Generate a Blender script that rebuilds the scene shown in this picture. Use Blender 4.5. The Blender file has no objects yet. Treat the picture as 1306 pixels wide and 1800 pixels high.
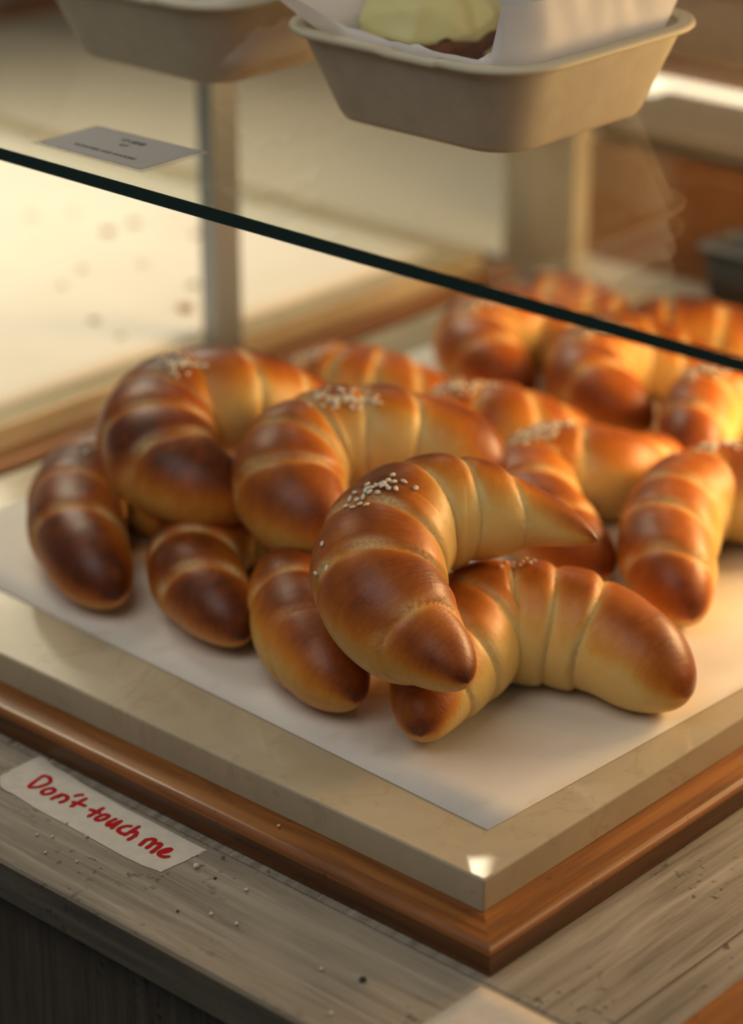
import bpy, math, random
import numpy as np
from mathutils import Vector, Matrix
from mathutils.bvhtree import BVHTree

# ------------------------------------------------------------------ camera, world, lights
SC = bpy.context.scene
COL = SC.collection
F, CX, CY = 4475.0, 653.0, 900.0
PITCH, AZ = math.radians(24.1), math.radians(41.95)
FH = np.array([math.cos(AZ), math.sin(AZ), 0.0]); ZUP = np.array([0, 0, 1.0])
FW = FH * math.cos(PITCH) - ZUP * math.sin(PITCH)
RT = np.array([FH[1], -FH[0], 0.0]); CU = np.cross(RT, FW)
def ray(x, y): return FW + RT * (x - CX) / F - CU * (y - CY) / F
CAM = np.array([0, 0, .938]) - 1.356 * ray(850, 1542)
def at(x, y, z):
    r = ray(x, y); return CAM + (z - CAM[2]) / r[2] * r

cam = bpy.data.cameras.new('camera'); camo = bpy.data.objects.new('camera', cam); COL.objects.link(camo)
camo.matrix_world = Matrix(((RT[0], CU[0], -FW[0], CAM[0]), (RT[1], CU[1], -FW[1], CAM[1]), (RT[2], CU[2], -FW[2], CAM[2]), (0, 0, 0, 1)))
cam.sensor_fit = 'HORIZONTAL'; cam.sensor_width = 36; cam.lens = 36 * F / 1306
cam.clip_start = .02
cam.dof.use_dof = True; cam.dof.focus_distance = 1.435; cam.dof.aperture_fstop = 4.4
SC.camera = camo

W = bpy.data.worlds.new('world'); SC.world = W; W.use_nodes = True
W.node_tree.nodes['Background'].inputs[0].default_value = (.92, .90, .88, 1)
W.node_tree.nodes['Background'].inputs[1].default_value = .10
def area(name, loc, target, size, power, color, sy=None):
    l = bpy.data.lights.new(name, 'AREA'); l.energy = power; l.color = color; l.size = size
    if sy: l.shape = 'RECTANGLE'; l.size_y = sy
    o = bpy.data.objects.new(name, l); COL.objects.link(o); o.location = loc
    o.rotation_euler = (Vector(target) - Vector(loc)).to_track_quat('-Z', 'Y').to_euler(); return o
area('key_lamp', (.85, -.70, 1.50), (.42, .2, .97), .70, 5.5, (1, .66, .36))
area('case_lamp', (.78, -.04, 1.205), (.42, .25, .96), .40, 6.0, (1, .61, .27), .14)
area('back_fill_light', (.75, 1.65, 1.95), (.50, 1.08, .92), .7, 5.2, (1, .86, .68)).data.spread = math.radians(75)  # unseen light added to brighten the back trays
area('pendant_lamp', (3.785, 3.018, 3.935), (.0, .0, .94), .12, 9, (1, .84, .62))
area('pendant_lamp', (3.12, 4.27, 3.14), (.1, .5, .94), .07, 2.0, (1, .84, .62))
area('overhead_fill', (-.75, .15, 2.5), (.1, .2, .95), 1.3, 10.5, (1, .95, .88))  # soft fill added from overhead, no window there
vs = SC.view_settings
vs.view_transform = 'Standard'; vs.look = 'None'; vs.gamma = 1; vs.use_curve_mapping = False; vs.exposure = 0.0

# ------------------------------------------------------------------ material helpers
def rgb(*c): return (c[0], c[1], c[2], 1)
class M:
    """small node-material builder"""
    def __init__(s, name, color=(.5, .5, .5), rough=.5, **kw):
        s.m = bpy.data.materials.new(name); s.m.use_nodes = True
        s.t = s.m.node_tree; s.b = s.t.nodes['Principled BSDF']
        s.b.inputs['Base Color'].default_value = rgb(*color); s.b.inputs['Roughness'].default_value = rough
        for k, v in kw.items(): s.b.inputs[k.replace('_', ' ')].default_value = v
    def n(s, typ, **kw):
        nd = s.t.nodes.new(typ)
        for k, v in kw.items():
            if k in nd.inputs: nd.inputs[k].default_value = v
            else: setattr(nd, k, v)
        return nd
    def l(s, a, b): s.t.links.new(a, b)
    def coords(s, scale=(1, 1, 1), kind='Object', rot=(0, 0, 0)):
        tc = s.n('ShaderNodeTexCoord'); mp = s.n('ShaderNodeMapping')
        mp.inputs['Scale'].default_value = scale; mp.inputs['Rotation'].default_value = rot
        s.l(tc.outputs[kind], mp.inputs['Vector']); return mp.outputs['Vector']
    def noise(s, vec, scale, detail=4, rough=.55, dist=0):
        nd = s.n('ShaderNodeTexNoise'); nd.inputs['Scale'].default_value = scale; nd.inputs['Detail'].default_value = detail
        nd.inputs['Roughness'].default_value = rough; nd.inputs['Distortion'].default_value = dist
        s.l(vec, nd.inputs['Vector']); return nd.outputs['Fac']
    def ramp(s, fac, stops):
        nd = s.n('ShaderNodeValToRGB'); e = nd.color_ramp.elements
        while len(e) < len(stops): e.new(.5)
        for i, (p, c) in enumerate(stops):
            e[i].position = p; e[i].color = rgb(*c) if len(c) == 3 else c
        s.l(fac, nd.inputs['Fac']); return nd.outputs['Color']
    def mix(s, fac, a, b, mode='MIX'):
        nd = s.n('ShaderNodeMix', data_type='RGBA', blend_type=mode)
        for sock, v in ((nd.inputs[0], fac), (nd.inputs[6], a), (nd.inputs[7], b)):
            if hasattr(v, 'is_linked'): s.l(v, sock)
            else: sock.default_value = v if not isinstance(v, tuple) else rgb(*v)
        return nd.outputs[2]
    def math(s, op, a, b=0.0, c=0.0):
        nd = s.n('ShaderNodeMath', operation=op)
        for i, v in enumerate((a, b, c)):
            if hasattr(v, 'is_linked'): s.l(v, nd.inputs[i])
            else: nd.inputs[i].default_value = v
        return nd.outputs[0]
    def color(s, c): s.l(c, s.b.inputs['Base Color'])
    def bump(s, h, strength=.3, dist=.001):
        nd = s.n('ShaderNodeBump'); nd.inputs['Strength'].default_value = strength; nd.inputs['Distance'].default_value = dist
        s.l(h, nd.inputs['Height']); s.l(nd.outputs['Normal'], s.b.inputs['Normal'])

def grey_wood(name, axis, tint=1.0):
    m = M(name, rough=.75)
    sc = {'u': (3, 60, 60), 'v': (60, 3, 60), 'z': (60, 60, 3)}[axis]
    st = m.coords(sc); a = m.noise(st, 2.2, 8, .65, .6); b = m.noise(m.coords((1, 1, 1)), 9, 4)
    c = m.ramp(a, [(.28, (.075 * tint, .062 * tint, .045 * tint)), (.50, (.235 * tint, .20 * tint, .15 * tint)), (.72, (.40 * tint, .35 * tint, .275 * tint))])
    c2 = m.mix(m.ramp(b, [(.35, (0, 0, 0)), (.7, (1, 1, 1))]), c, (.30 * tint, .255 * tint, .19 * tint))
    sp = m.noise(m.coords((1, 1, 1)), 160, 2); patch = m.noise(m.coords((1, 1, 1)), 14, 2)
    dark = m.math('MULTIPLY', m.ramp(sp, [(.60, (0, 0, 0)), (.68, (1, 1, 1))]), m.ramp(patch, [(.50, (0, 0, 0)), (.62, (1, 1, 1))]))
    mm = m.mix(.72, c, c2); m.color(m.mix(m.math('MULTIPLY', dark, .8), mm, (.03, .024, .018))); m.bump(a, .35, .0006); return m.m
MAT = {}
MAT['plank'] = grey_wood('weathered_wood_along', 'v')
MAT['deck'] = grey_wood('weathered_wood_across', 'u')
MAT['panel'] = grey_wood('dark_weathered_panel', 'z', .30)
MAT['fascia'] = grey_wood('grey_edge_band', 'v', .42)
def varnish(name, axis, k=.78):
    m = M(name, rough=.36, Coat_Weight=.16, Coat_Roughness=.2)
    sc = {'u': (4, 70, 70), 'v': (70, 4, 70)}[axis]
    a = m.noise(m.coords(sc), 2, 6, .6, .5); sp = m.noise(m.coords(), 120, 3)
    c = m.ramp(a, [(.3, (.17 * k, .055 * k, .012 * k)), (.55, (.36 * k, .125 * k, .024 * k)), (.75, (.48 * k, .185 * k, .04 * k))])
    m.color(m.mix(m.ramp(sp, [(.66, (0, 0, 0)), (.76, (.8, .8, .8))]), c, (.05, .02, .008))); m.bump(a, .15, .0005); return m.m
MAT['rail_u'] = varnish('varnished_wood_across', 'u'); MAT['rail_v'] = varnish('varnished_wood_along', 'v')
MAT['side_u'] = varnish('dark_stained_side_across', 'u', .33); MAT['side_v'] = varnish('dark_stained_side_along', 'v', .33)
MAT['dark_wood'] = varnish('dark_brown_board', 'u', .3)
m = M('beige_marble', rough=.12, Specular_IOR_Level=.32)
a = m.noise(m.coords(), 5, 6, .6, .8); v = m.noise(m.coords(), 5, 8, .6, 1.2); f = m.noise(m.coords(), 90, 4)
c = m.ramp(a, [(.3, (.40, .33, .215)), (.7, (.55, .465, .325))])
vein = m.ramp(v, [(.488, (0, 0, 0)), (.5, (.22, .22, .22)), (.512, (0, 0, 0))])
c = m.mix(vein, c, (.30, .20, .10)); m.color(m.mix(m.ramp(f, [(.62, (0, 0, 0)), (.72, (.3, .3, .3))]), c, (.33, .25, .15)))
m.bump(a, .02, .001); MAT['marble'] = m.m
m = M('parchment_paper', rough=.62, Specular_IOR_Level=.3)
a = m.noise(m.coords(), 16, 4); g = m.noise(m.coords((1, 1.4, 1)), 30, 2)
c = m.ramp(a, [(.3, (.70, .645, .56)), (.7, (.76, .70, .62))])
m.color(m.mix(m.ramp(g, [(.60, (0, 0, 0)), (.70, (.35, .35, .35))]), c, (.60, .51, .38))); m.bump(a, .06, .002); MAT['paper'] = m.m
m = M('dough_paper_warm', rough=.7); m.color(m.ramp(m.noise(m.coords(), 6, 3), [(.3, (.76, .70, .60)), (.7, (.84, .78, .68))])); MAT['paper_far'] = m.m
# bread crust : "bake" attribute R = browning with the left breads' painted shade, G = torn seam
m = M('bread_crust', rough=.36, Specular_IOR_Level=.34, Coat_Weight=.10, Coat_Roughness=.3)
at_n = m.n('ShaderNodeAttribute', attribute_name='bake'); sx = m.n('ShaderNodeSeparateColor'); m.l(at_n.outputs['Color'], sx.inputs[0])
uvn = m.coords((1, .16, 1), 'UV'); streak = m.noise(uvn, 420, 5, .6); oc = m.coords(); blot = m.noise(oc, 55, 5, .6); fine = m.noise(oc, 420, 3)
val = m.math('ADD', sx.outputs[0], m.math('MULTIPLY', m.math('SUBTRACT', blot, .5), .38))
val = m.math('ADD', val, m.math('MULTIPLY', m.math('SUBTRACT', streak, .5), .20))
c = m.ramp(val, [(0, (.72, .50, .17)), (.22, (.68, .355, .075)), (.45, (.60, .205, .021)), (.66, (.42, .112, .011)), (.85, (.25, .056, .007)), (1, (.10, .022, .005))])
tear = m.math('MULTIPLY', sx.outputs[1], m.ramp(fine, [(.35, (.45, .45, .45)), (.6, (1, 1, 1))]))
m.color(m.mix(tear, c, (.74, .57, .27)))
h = m.math('ADD', m.math('MULTIPLY', streak, .6), m.math('ADD', m.math('MULTIPLY', blot, .5), m.math('MULTIPLY', fine, m.math('MULTIPLY_ADD', sx.outputs[1], 3.2, .30))))
m.bump(h, .42, .0012)
m.l(m.math('MULTIPLY_ADD', sx.outputs[1], .35, .42), m.b.inputs['Roughness']); MAT['crust'] = m.m
MAT['seed'] = M('white_sesame', (.80, .72, .56), .45).m
m = M('moulded_fibre', rough=.75)
a = m.noise(m.coords(), 60, 4)
wv = m.n('ShaderNodeTexWave', wave_type='BANDS', bands_direction='Z'); wv.inputs['Scale'].default_value = 330; m.l(m.coords(), wv.inputs['Vector'])
w2 = m.n('ShaderNodeTexNoise'); w2.inputs['Scale'].default_value = 700; m.l(m.coords(), w2.inputs['Vector'])
m.color(m.ramp(a, [(.3, (.41, .375, .285)), (.7, (.47, .43, .335))])); m.bump(m.math('MULTIPLY', wv.outputs['Fac'], w2.outputs['Fac']), .30, .0005); MAT['fibre'] = m.m
MAT['rim'] = M('fibre_rim', (.50, .46, .33), .6).m
def film(name, tint, refl=.05, milky=0.0, mcol=(.9, .9, .9)):
    mt = bpy.data.materials.new(name); mt.use_nodes = True; t = mt.node_tree; t.nodes.clear()
    o = t.nodes.new('ShaderNodeOutputMaterial'); tr = t.nodes.new('ShaderNodeBsdfTransparent'); gl = t.nodes.new('ShaderNodeBsdfGlossy')
    tr.inputs[0].default_value = rgb(*tint); gl.inputs['Roughness'].default_value = .03
    lw = t.nodes.new('ShaderNodeLayerWeight'); lw.inputs[0].default_value = .5
    pw = t.nodes.new('ShaderNodeMath'); pw.operation = 'POWER'; pw.inputs[1].default_value = 5; t.links.new(lw.outputs['Facing'], pw.inputs[0])
    fr = t.nodes.new('ShaderNodeMath'); fr.operation = 'MULTIPLY_ADD'; fr.inputs[1].default_value = .55; fr.inputs[2].default_value = .022; t.links.new(pw.outputs[0], fr.inputs[0])
    mx = t.nodes.new('ShaderNodeMixShader'); t.links.new(fr.outputs[0], mx.inputs[0]); t.links.new(tr.outputs[0], mx.inputs[1]); t.links.new(gl.outputs[0], mx.inputs[2])
    last = mx
    if milky:
        df = t.nodes.new('ShaderNodeBsdfDiffuse'); df.inputs[0].default_value = rgb(*mcol)
        m2 = t.nodes.new('ShaderNodeMixShader'); m2.inputs[0].default_value = milky
        t.links.new(mx.outputs[0], m2.inputs[1]); t.links.new(df.outputs[0], m2.inputs[2]); last = m2
    t.links.new(last.outputs[0], o.inputs[0]); return mt
MAT['glass'] = film('shelf_glass', (.90, .92, .885))
MAT['glass_edge'] = M('green_glass_edge', (.004, .022, .016), .12).m
MAT['sleeve'] = film('clear_sleeve', (.95, .95, .93), milky=.10)
MAT['film'] = film('clear_film', (.97, .97, .97), milky=.035)
MAT['card'] = M('shaded_card_stock', (.25, .245, .23), .55).m  # white-grey card, its shade put into the base colour
MAT['ink'] = M('black_ink', (.012, .012, .014), .6).m
MAT['steel'] = M('brushed_steel', (.32, .35, .39), .35, Metallic=.75).m
MAT['dark_steel'] = M('dark_tin', (.16, .17, .19), .4, Metallic=.8).m
m = M('masking_tape', rough=.7); m.color(m.ramp(m.noise(m.coords(), 120, 4), [(.3, (.50, .455, .385)), (.7, (.58, .53, .455))])); m.bump(m.noise(m.coords((1, 8, 1)), 150, 3), .2, .0004); MAT['tape'] = m.m
MAT['red'] = M('red_marker', (.40, .006, .010), .85, Specular_IOR_Level=.15).m
m = M('wax_paper', (.80, .78, .76), .5, Transmission_Weight=0.0); MAT['wax'] = m.m
tr = m.n('ShaderNodeBsdfTranslucent'); tr.inputs[0].default_value = (.85, .82, .78, 1); mx = m.n('ShaderNodeMixShader'); mx.inputs[0].default_value = .40
m.l(m.b.outputs[0], mx.inputs[1]); m.l(tr.outputs[0], mx.inputs[2]); m.l(mx.outputs[0], m.t.nodes['Material Output'].inputs[0])
m = M('pistachio_cream', (.62, .58, .27), .42, Specular_IOR_Level=.35); MAT['cream'] = m.m; cn = m.n('ShaderNodeTexWave', wave_type='BANDS', bands_direction='X'); cn.inputs['Scale'].default_value = 9; cn.inputs['Distortion'].default_value = 6; m.l(m.coords(), cn.inputs['Vector']); m.bump(cn.outputs['Fac'], .5, .006)
m = M('dark_bread', rough=.55); m.color(m.ramp(m.noise(m.coords(), 80, 4), [(.3, (.07, .025, .01)), (.7, (.17, .065, .022))])); MAT['dark_bread'] = m.m
m = M('crumb', (.66, .58, .42), .8); MAT['crumb'] = m.m
MAT['crumb_brown'] = M('crumb_brown', (.34, .17, .06), .7).m
MAT['crumb_grey'] = M('crumb_grey', (.36, .31, .22), .7).m
m = M('floured_board', rough=.55)
a = m.noise(m.coords((1, 1, 1)), 7, 4, .55, .3); g = m.noise(m.coords((4, 40, 40)), 2, 5)
c = m.ramp(g, [(.3, (.30, .105, .026)), (.7, (.44, .175, .05))])
m.color(m.mix(m.ramp(a, [(.54, (0, 0, 0)), (.72, (.5, .5, .5))]), c, (.66, .55, .42))); MAT['floured'] = m.m
MAT['cream_top'] = M('cream_worktop', (.66, .585, .46), .5).m
MAT['beige'] = M('beige_ledge', (.34, .27, .195), .55).m
m = M('brushed_pillar', rough=.45); m.color(m.ramp(m.noise(m.coords((1, 1, .4)), 22, 4), [(.35, (.46, .40, .31)), (.7, (.64, .58, .47))])); MAT['pillar'] = m.m
m = M('brown_wall', rough=.7); m.color(m.ramp(m.noise(m.coords((3, 1, 20)), 2, 4), [(.3, (.20, .11, .07)), (.7, (.28, .16, .10))])); MAT['wall'] = m.m
m = M('grey_floor', rough=.6); m.color(m.ramp(m.noise(m.coords(), 5, 4), [(.3, (.10, .095, .09)), (.7, (.16, .15, .14))])); MAT['floor'] = m.m
MAT['strip'] = M('glowing_strip', (.95, .90, .80), .4, Emission_Color=(1, .82, .62, 1), Emission_Strength=2.6).m

# ------------------------------------------------------------------ object helpers
def tag(o, label=None, cat=None, group=None, kind=None):
    for k, v in (('label', label), ('category', cat), ('group', group), ('kind', kind)):
        if v: o[k] = v
    return o
def empty(name, loc, label=None, cat=None, group=None, kind=None):
    o = bpy.data.objects.new(name, None); o.empty_display_size = .02; COL.objects.link(o); o.location = loc
    return tag(o, label, cat, group, kind)
def wloc(o):
    p = Vector(o.location)
    if o.parent: p = p + wloc(o.parent)
    return p
def mesh(name, V, Fc, mat, parent=None, smooth=False, origin=None):
    """V in world metres; becomes one object whose origin is its base centre (or its parent's)"""
    V = np.asarray(V, float)
    if origin is None: origin = np.array([(V[:, 0].min() + V[:, 0].max()) / 2, (V[:, 1].min() + V[:, 1].max()) / 2, V[:, 2].min()])
    me = bpy.data.meshes.new(name); me.from_pydata((V - origin).tolist(), [], Fc)
    for mt in (mat if isinstance(mat, list) else [mat]): me.materials.append(mt)
    if smooth: me.polygons.foreach_set('use_smooth', [True] * len(me.polygons))
    me.update()
    o = bpy.data.objects.new(name, me); COL.objects.link(o)
    if parent: o.parent = parent; o.location = Vector(origin) - wloc(parent)
    else: o.location = origin
    return o
def boxdata(x0, x1, y0, y1, z0, z1, b=0.0):
    if not b:
        V = [(x, y, z) for z in (z0, z1) for (x, y) in ((x0, y0), (x1, y0), (x1, y1), (x0, y1))]
        return V, [(3, 2, 1, 0), (4, 5, 6, 7), (0, 1, 5, 4), (1, 2, 6, 5), (2, 3, 7, 6), (3, 0, 4, 7)]
    V, Fc = [], []           # bevelled top edges and corners
    def ring(i, z):
        return [(x0 + i, y0 + b, z), (x0 + b, y0 + i, z), (x1 - b, y0 + i, z), (x1 - i, y0 + b, z), (x1 - i, y1 - b, z), (x1 - b, y1 - i, z), (x0 + b, y1 - i, z), (x0 + i, y1 - b, z)]
    def ring2(i, z, c): return [(x0 + i, y0 + c, z), (x0 + c, y0 + i, z), (x1 - c, y0 + i, z), (x1 - i, y0 + c, z), (x1 - i, y1 - c, z), (x1 - c, y1 - i, z), (x0 + c, y1 - i, z), (x0 + i, y1 - c, z)]
    for R in (ring2(0, z0, b), ring2(0, z1 - b, b), ring2(b * .35, z1 - b * .3, b * 1.2), ring2(b, z1, b * 1.6)): V += R
    for k in range(3):
        for i in range(8): j = (i + 1) % 8; Fc.append((k * 8 + i, k * 8 + j, k * 8 + 8 + j, k * 8 + 8 + i))
    Fc.append(tuple(range(24, 32))); Fc.append(tuple(range(7, -1, -1)))
    return V, Fc
def box(name, x0, x1, y0, y1, z0, z1, mat, parent=None, b=0.0):
    V, Fc = boxdata(x0, x1, y0, y1, z0, z1, b); return mesh(name, V, Fc, mat, parent)

ZC, ZF, ZS = .900, .918, .938       # counter top, tray frame top, slab top
# ------------------------------------------------------------------ the setting
tag(box('floor', -2.2, 4.6, -2.2, 6.4, -.02, 0, MAT['floor']), 'dark grey shop floor under the counters', None, kind='structure')
tag(box('wall_back', 4.6, 4.66, -2.2, 6.4, 0, 3.6, MAT['wall']), 'brown boarded wall far behind the counters', None, kind='structure')

# serving counter : planks, fascia and recessed front panel
ct = empty('serving_counter', (.35, .4, 0), 'weathered grey wooden serving counter carrying the trays and the taped note', 'counter')
box('front_plank', -.121, -.032, -1.1, 2.0, ZC - .022, ZC, MAT['plank'], ct, .0012)
ys = [-1.1, -.56, -.10, .32, .78, 1.2, 1.6, 2.0]
for i in range(len(ys) - 1): box('deck_board', -.0312, .86, ys[i] + .0004, ys[i + 1] - .0004, ZC - .020, ZC - .0003, MAT['deck'], ct, .0008)
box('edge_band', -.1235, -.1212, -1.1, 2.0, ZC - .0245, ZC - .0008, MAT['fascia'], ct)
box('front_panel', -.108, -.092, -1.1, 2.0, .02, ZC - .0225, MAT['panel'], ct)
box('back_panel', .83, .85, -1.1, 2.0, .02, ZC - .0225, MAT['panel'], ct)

# ------------------------------------------------------------------ trays, slabs, paper
def tray(label, u0, u1, v0, v1, w=.046, base=None, group=None):
    """wooden frame; (u0,u1,v0,v1) is the outer outline"""
    t = empty('serving_tray', ((u0 + u1) / 2, (v0 + v1) / 2, ZC), label, 'tray', group)
    prof = [(w, 0), (0.0008, 0), (0, .001)]
    for k in range(6): a = math.pi / 2 * k / 5; prof.append((.005 - .005 * math.cos(a), .0130 + .0047 * math.sin(a)))
    prof += [(w, .0178)]
    cs = [(u0, v0, 1, 1), (u1, v0, -1, 1), (u1, v1, -1, -1), (u0, v1, 1, -1)]
    for k in range(4):
        A, B = cs[k], cs[(k + 1) % 4]; V = []
        for c in (A, B):
            for (o, z) in prof: V.append((c[0] + c[2] * o, c[1] + c[3] * o, ZC + z))
        n = len(prof); Fc = [(i, (i + 1) % n, n + (i + 1) % n, n + i) for i in range(n)] + [tuple(range(n))[::-1], tuple(range(n, 2 * n))]
        ax = 'u' if k % 2 == 0 else 'v'; ro = mesh('rail', V, Fc, [MAT['rail_' + ax], MAT['side_' + ax]], t)
        for i in (1, 2): ro.data.polygons[i].material_index = 1
    if base: box('base_board', u0 + w, u1 - w, v0 + w, v1 - w, ZC + .0005, ZC + .006, MAT[base], t)
    return t
def slab(label, u0, u1, v0, v1):
    return tag(box('marble_slab', u0, u1, v0, v1, ZF, ZS, MAT['marble'], None, .0012), label, 'slab')
def sheet(name, quad, z, label, cat, mat, nu=24, nv=24, amp=.0004, th=.0003, seed=1):
    q = [np.array(p, float) for p in quad]; V = []; rnd = random.Random(seed); ph = [rnd.uniform(0, 6) for _ in range(4)]
    for s in (1, 0):
        for i in range(nu + 1):
            for j in range(nv + 1):
                a, b = i / nu, j / nv
                p = q[0] * (1 - a) * (1 - b) + q[1] * a * (1 - b) + q[2] * a * b + q[3] * (1 - a) * b
                w = amp * (1 + math.sin(a * 5 + ph[0] + 2 * math.sin(b * 4 + ph[1]))) * .5
                V.append((p[0], p[1], z + w + s * th))
    n = (nu + 1) * (nv + 1); Fc = []
    for i in range(nu):
        for j in range(nv):
            a = i * (nv + 1) + j; f = (a, a + nv + 1, a + nv + 2, a + 1); Fc.append(f); Fc.append(tuple(n + x for x in f[::-1]))
    per = [i * (nv + 1) for i in range(nu + 1)] + [nu * (nv + 1) + j for j in range(1, nv + 1)] + [i * (nv + 1) + nv for i in range(nu - 1, -1, -1)] + [j for j in range(nv - 1, 0, -1)]
    for k in range(len(per)): a, b = per[k], per[(k + 1) % len(per)]; Fc.append((a, n + a, n + b, b))
    return tag(mesh(name, V, Fc, mat, None, True), label, cat)
tray('orange-brown varnished wooden tray frame under the slab of crescent breads', -.0265, .845, -.0270, .632)
slab('beige marble slab under the white paper and the pile of crescent breads', -.002, .815, -.002, .605)
sheet('parchment_sheet', [(.038, .0285), (.775, -.004), (.79, .545), (.062, .562)], ZS + .0002, 'white parchment sheet lying under the pile of crescent breads', 'paper', MAT['paper'])
tray('varnished wooden tray frame left of the chrome post, under the paper with scattered crumbs', -.0265, .845, .655, 1.42)
slab('beige marble slab left of the chrome post under crumb-strewn paper', .0, .82, .680, 1.395)
sheet('parchment_sheet', [(.03, .712), (.785, .705), (.785, 1.36), (.03, 1.365)], ZS + .0002, 'cream paper strewn with dark crumbs left of the chrome post', 'paper', MAT['paper_far'], seed=4)
tray('empty dark wooden tray whose edge cuts the bottom right corner', -.30, .80, -.75, -.137, base='dark_wood')

# ------------------------------------------------------------------ crescent breads
def spline(P, n):
    P = np.array(P, float); Q = np.vstack([2 * P[0] - P[1], P, 2 * P[-1] - P[-2]]); out = []
    for i in range(1, len(Q) - 2):
        p0, p1, p2, p3 = Q[i - 1:i + 3]
        for t in np.linspace(0, 1, 24, endpoint=False):
            out.append(.5 * ((2 * p1) + (p2 - p0) * t + (2 * p0 - 5 * p1 + 4 * p2 - p3) * t * t + (3 * p1 - p0 - 3 * p2 + p3) * t ** 3))
    out.append(P[-1]); out = np.array(out)
    for _ in range(8): out[1:-1] = (out[:-2] + 2 * out[1:-1] + out[2:]) / 4
    d = np.r_[0, np.cumsum(np.linalg.norm(np.diff(out[:, :3], axis=0), axis=1))]
    s = np.linspace(0, d[-1], n); return np.stack([np.interp(s, d, out[:, k]) for k in range(out.shape[1])], 1), s
def sstep(a, b, x): t = np.clip((x - a) / (b - a), 0, 1); return t * t * (3 - 2 * t)
BREADS = {}
def bread(key, label, pts, seams, up=(0, 0, 1), dark=0.0, ns=150, nt=64, seed=0, pale=1.0, tip=(.06, .06), tear=1.0, slant=.012, nose=(.046, .046), point=(.5, .5)):
    rnd = np.random.RandomState(seed)
    P = []
    for (x, y, z, r) in pts:
        zz = ZS + .0006 + .95 * (r if r > .027 else .5 * r + .0135) if z is None else z
        P.append([*at(x, y, zz), r])
    r0, r1 = P[0][3], P[-1][3]; P = [list(p) for p in P]
    for a, b, c_, rr_ in ((0, 1, 2, r0), (-1, -2, -3, r1)):
        d_ = np.array(P[a][:3]) - np.array(P[b][:3]); d_ /= np.linalg.norm(d_); P[a][:3] = list(np.array(P[a][:3]) + d_ * rr_ * .95); P[a][3] = P[b][3] * .97
    C, s = spline(P, 600); L = s[-1]
    q = np.linspace(0, 1, ns); q = q - .55 * np.sin(2 * math.pi * q) / (2 * math.pi); q[0], q[-1] = .0004, .9996
    # denser rings towards the two ends
    ss = q * L; C = np.stack([np.interp(ss, s, C[:, k]) for k in range(4)], 1); s = ss; c = C[:, :3]; r = C[:, 3].copy()
    T = np.gradient(c, s, axis=0); T /= np.linalg.norm(T, axis=1)[:, None]
    for e, en, pw in ((s, nose[0], point[0]), (L - s, nose[1], point[1])): r *= np.clip(1 - (1 - np.clip(e / en, 0, 1)) ** 2, 1e-5, 1) ** pw
    up = np.array(up, float); up /= np.linalg.norm(up)
    U = up - (T @ up)[:, None] * T; U /= np.linalg.norm(U, axis=1)[:, None]; S = np.cross(T, U)
    mid = (c[0] + c[-1]) / 2; I = mid - c; I -= (I * T).sum(1)[:, None] * T; I -= (I * U).sum(1)[:, None] * U
    I /= (np.linalg.norm(I, axis=1)[:, None] + .004)
    n = len(c); th = np.linspace(0, 2 * math.pi, nt, endpoint=False); TH = th[None, :]
    N = U[:, None, :] * np.cos(TH)[..., None] + S[:, None, :] * np.sin(TH)[..., None]
    inn = (N * I[:, None, :]).sum(2); top = np.cos(TH) * np.ones((n, 1))
    f = s / L
    wob = sum(rnd.uniform(.3, 1) * np.sin(kk * TH + rnd.uniform(0, 6) + 9 * f[:, None] * rnd.uniform(-1, 1)) for kk in (1, 2, 3))
    sl = slant / L * np.sin(TH + rnd.uniform(-.5, .5)) * np.sign(.5 - f)[:, None] * np.clip(abs(f - .5) * 5, 0, 1)[:, None]
    ff = f[:, None] + sl + .004 * wob
    sm = [(a if isinstance(a, tuple) else (a, 1.0)) for a in seams]
    pos = np.array([-.12] + [a[0] for a in sm] + [1.12]); wgt = np.array([0] + [a[1] for a in sm] + [0])
    idx = np.clip(np.searchsorted(pos, ff) - 1, 0, len(pos) - 2)
    lo, hi = pos[idx], pos[idx + 1]; t = np.clip((ff - lo) / (hi - lo), 0, 1)
    dlo, dhi = (ff - lo) * L, (hi - ff) * L
    use_lo = dlo < dhi; d = np.where(use_lo, dlo, dhi); wg = np.where(use_lo, wgt[idx], wgt[idx + 1])
    vis = sstep(-.75, .1, top + .25 * inn)
    cap_f = sstep(0, .14, np.minimum(f, 1 - f))[:, None]
    groove = np.exp(-(d / .0032) ** 2) * wg
    bulge = (4 * t * (1 - t)) ** .55
    # each wrap overlaps the next one towards the tips
    outw = np.where(f[:, None] < .5, 1 - t, t)
    disp = (.060 * bulge - .05 * groove * vis + .055 * (outw - .5)) * cap_f
    R = r[:, None] * (1 + disp + .012 * wob * cap_f) * (1 - .06 * np.clip(-top, 0, 1) ** 2 + .02 * inn)
    V = c[:, None, :] + N * R[..., None]
    # browning; dark also puts the left breads' shade into the colour
    low = sum(rnd.uniform(.4, 1) * np.sin(a * 6.28 * f[:, None] + b * TH + rnd.uniform(0, 6)) for a, b in ((1.3, 1), (2.7, 2), (4.1, 1), (.7, 3))) / 2.6
    b = .12 + .60 * sstep(-.48, .62, top - .30 * np.clip(inn, 0, 1) + .16 * np.clip(-inn, 0, 1))
    b -= .36 * pale * sstep(.15, .85, inn) * cap_f
    b += .15 * (bulge - .6) * sstep(-.4, .4, top) + .10 * low + dark
    b -= .13 * np.exp(-(d / .0045) ** 2) * wg * cap_f * vis
    dl = np.where(f[:, None] > .5, dlo, dhi); wl = np.where(f[:, None] > .5, wgt[idx], wgt[idx + 1])   # dough stretched out from under the next wrap
    b -= .20 * np.exp(-(dl / .0065) ** 2) * wl * cap_f * sstep(-.6, .3, top + .3 * inn)
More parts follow.
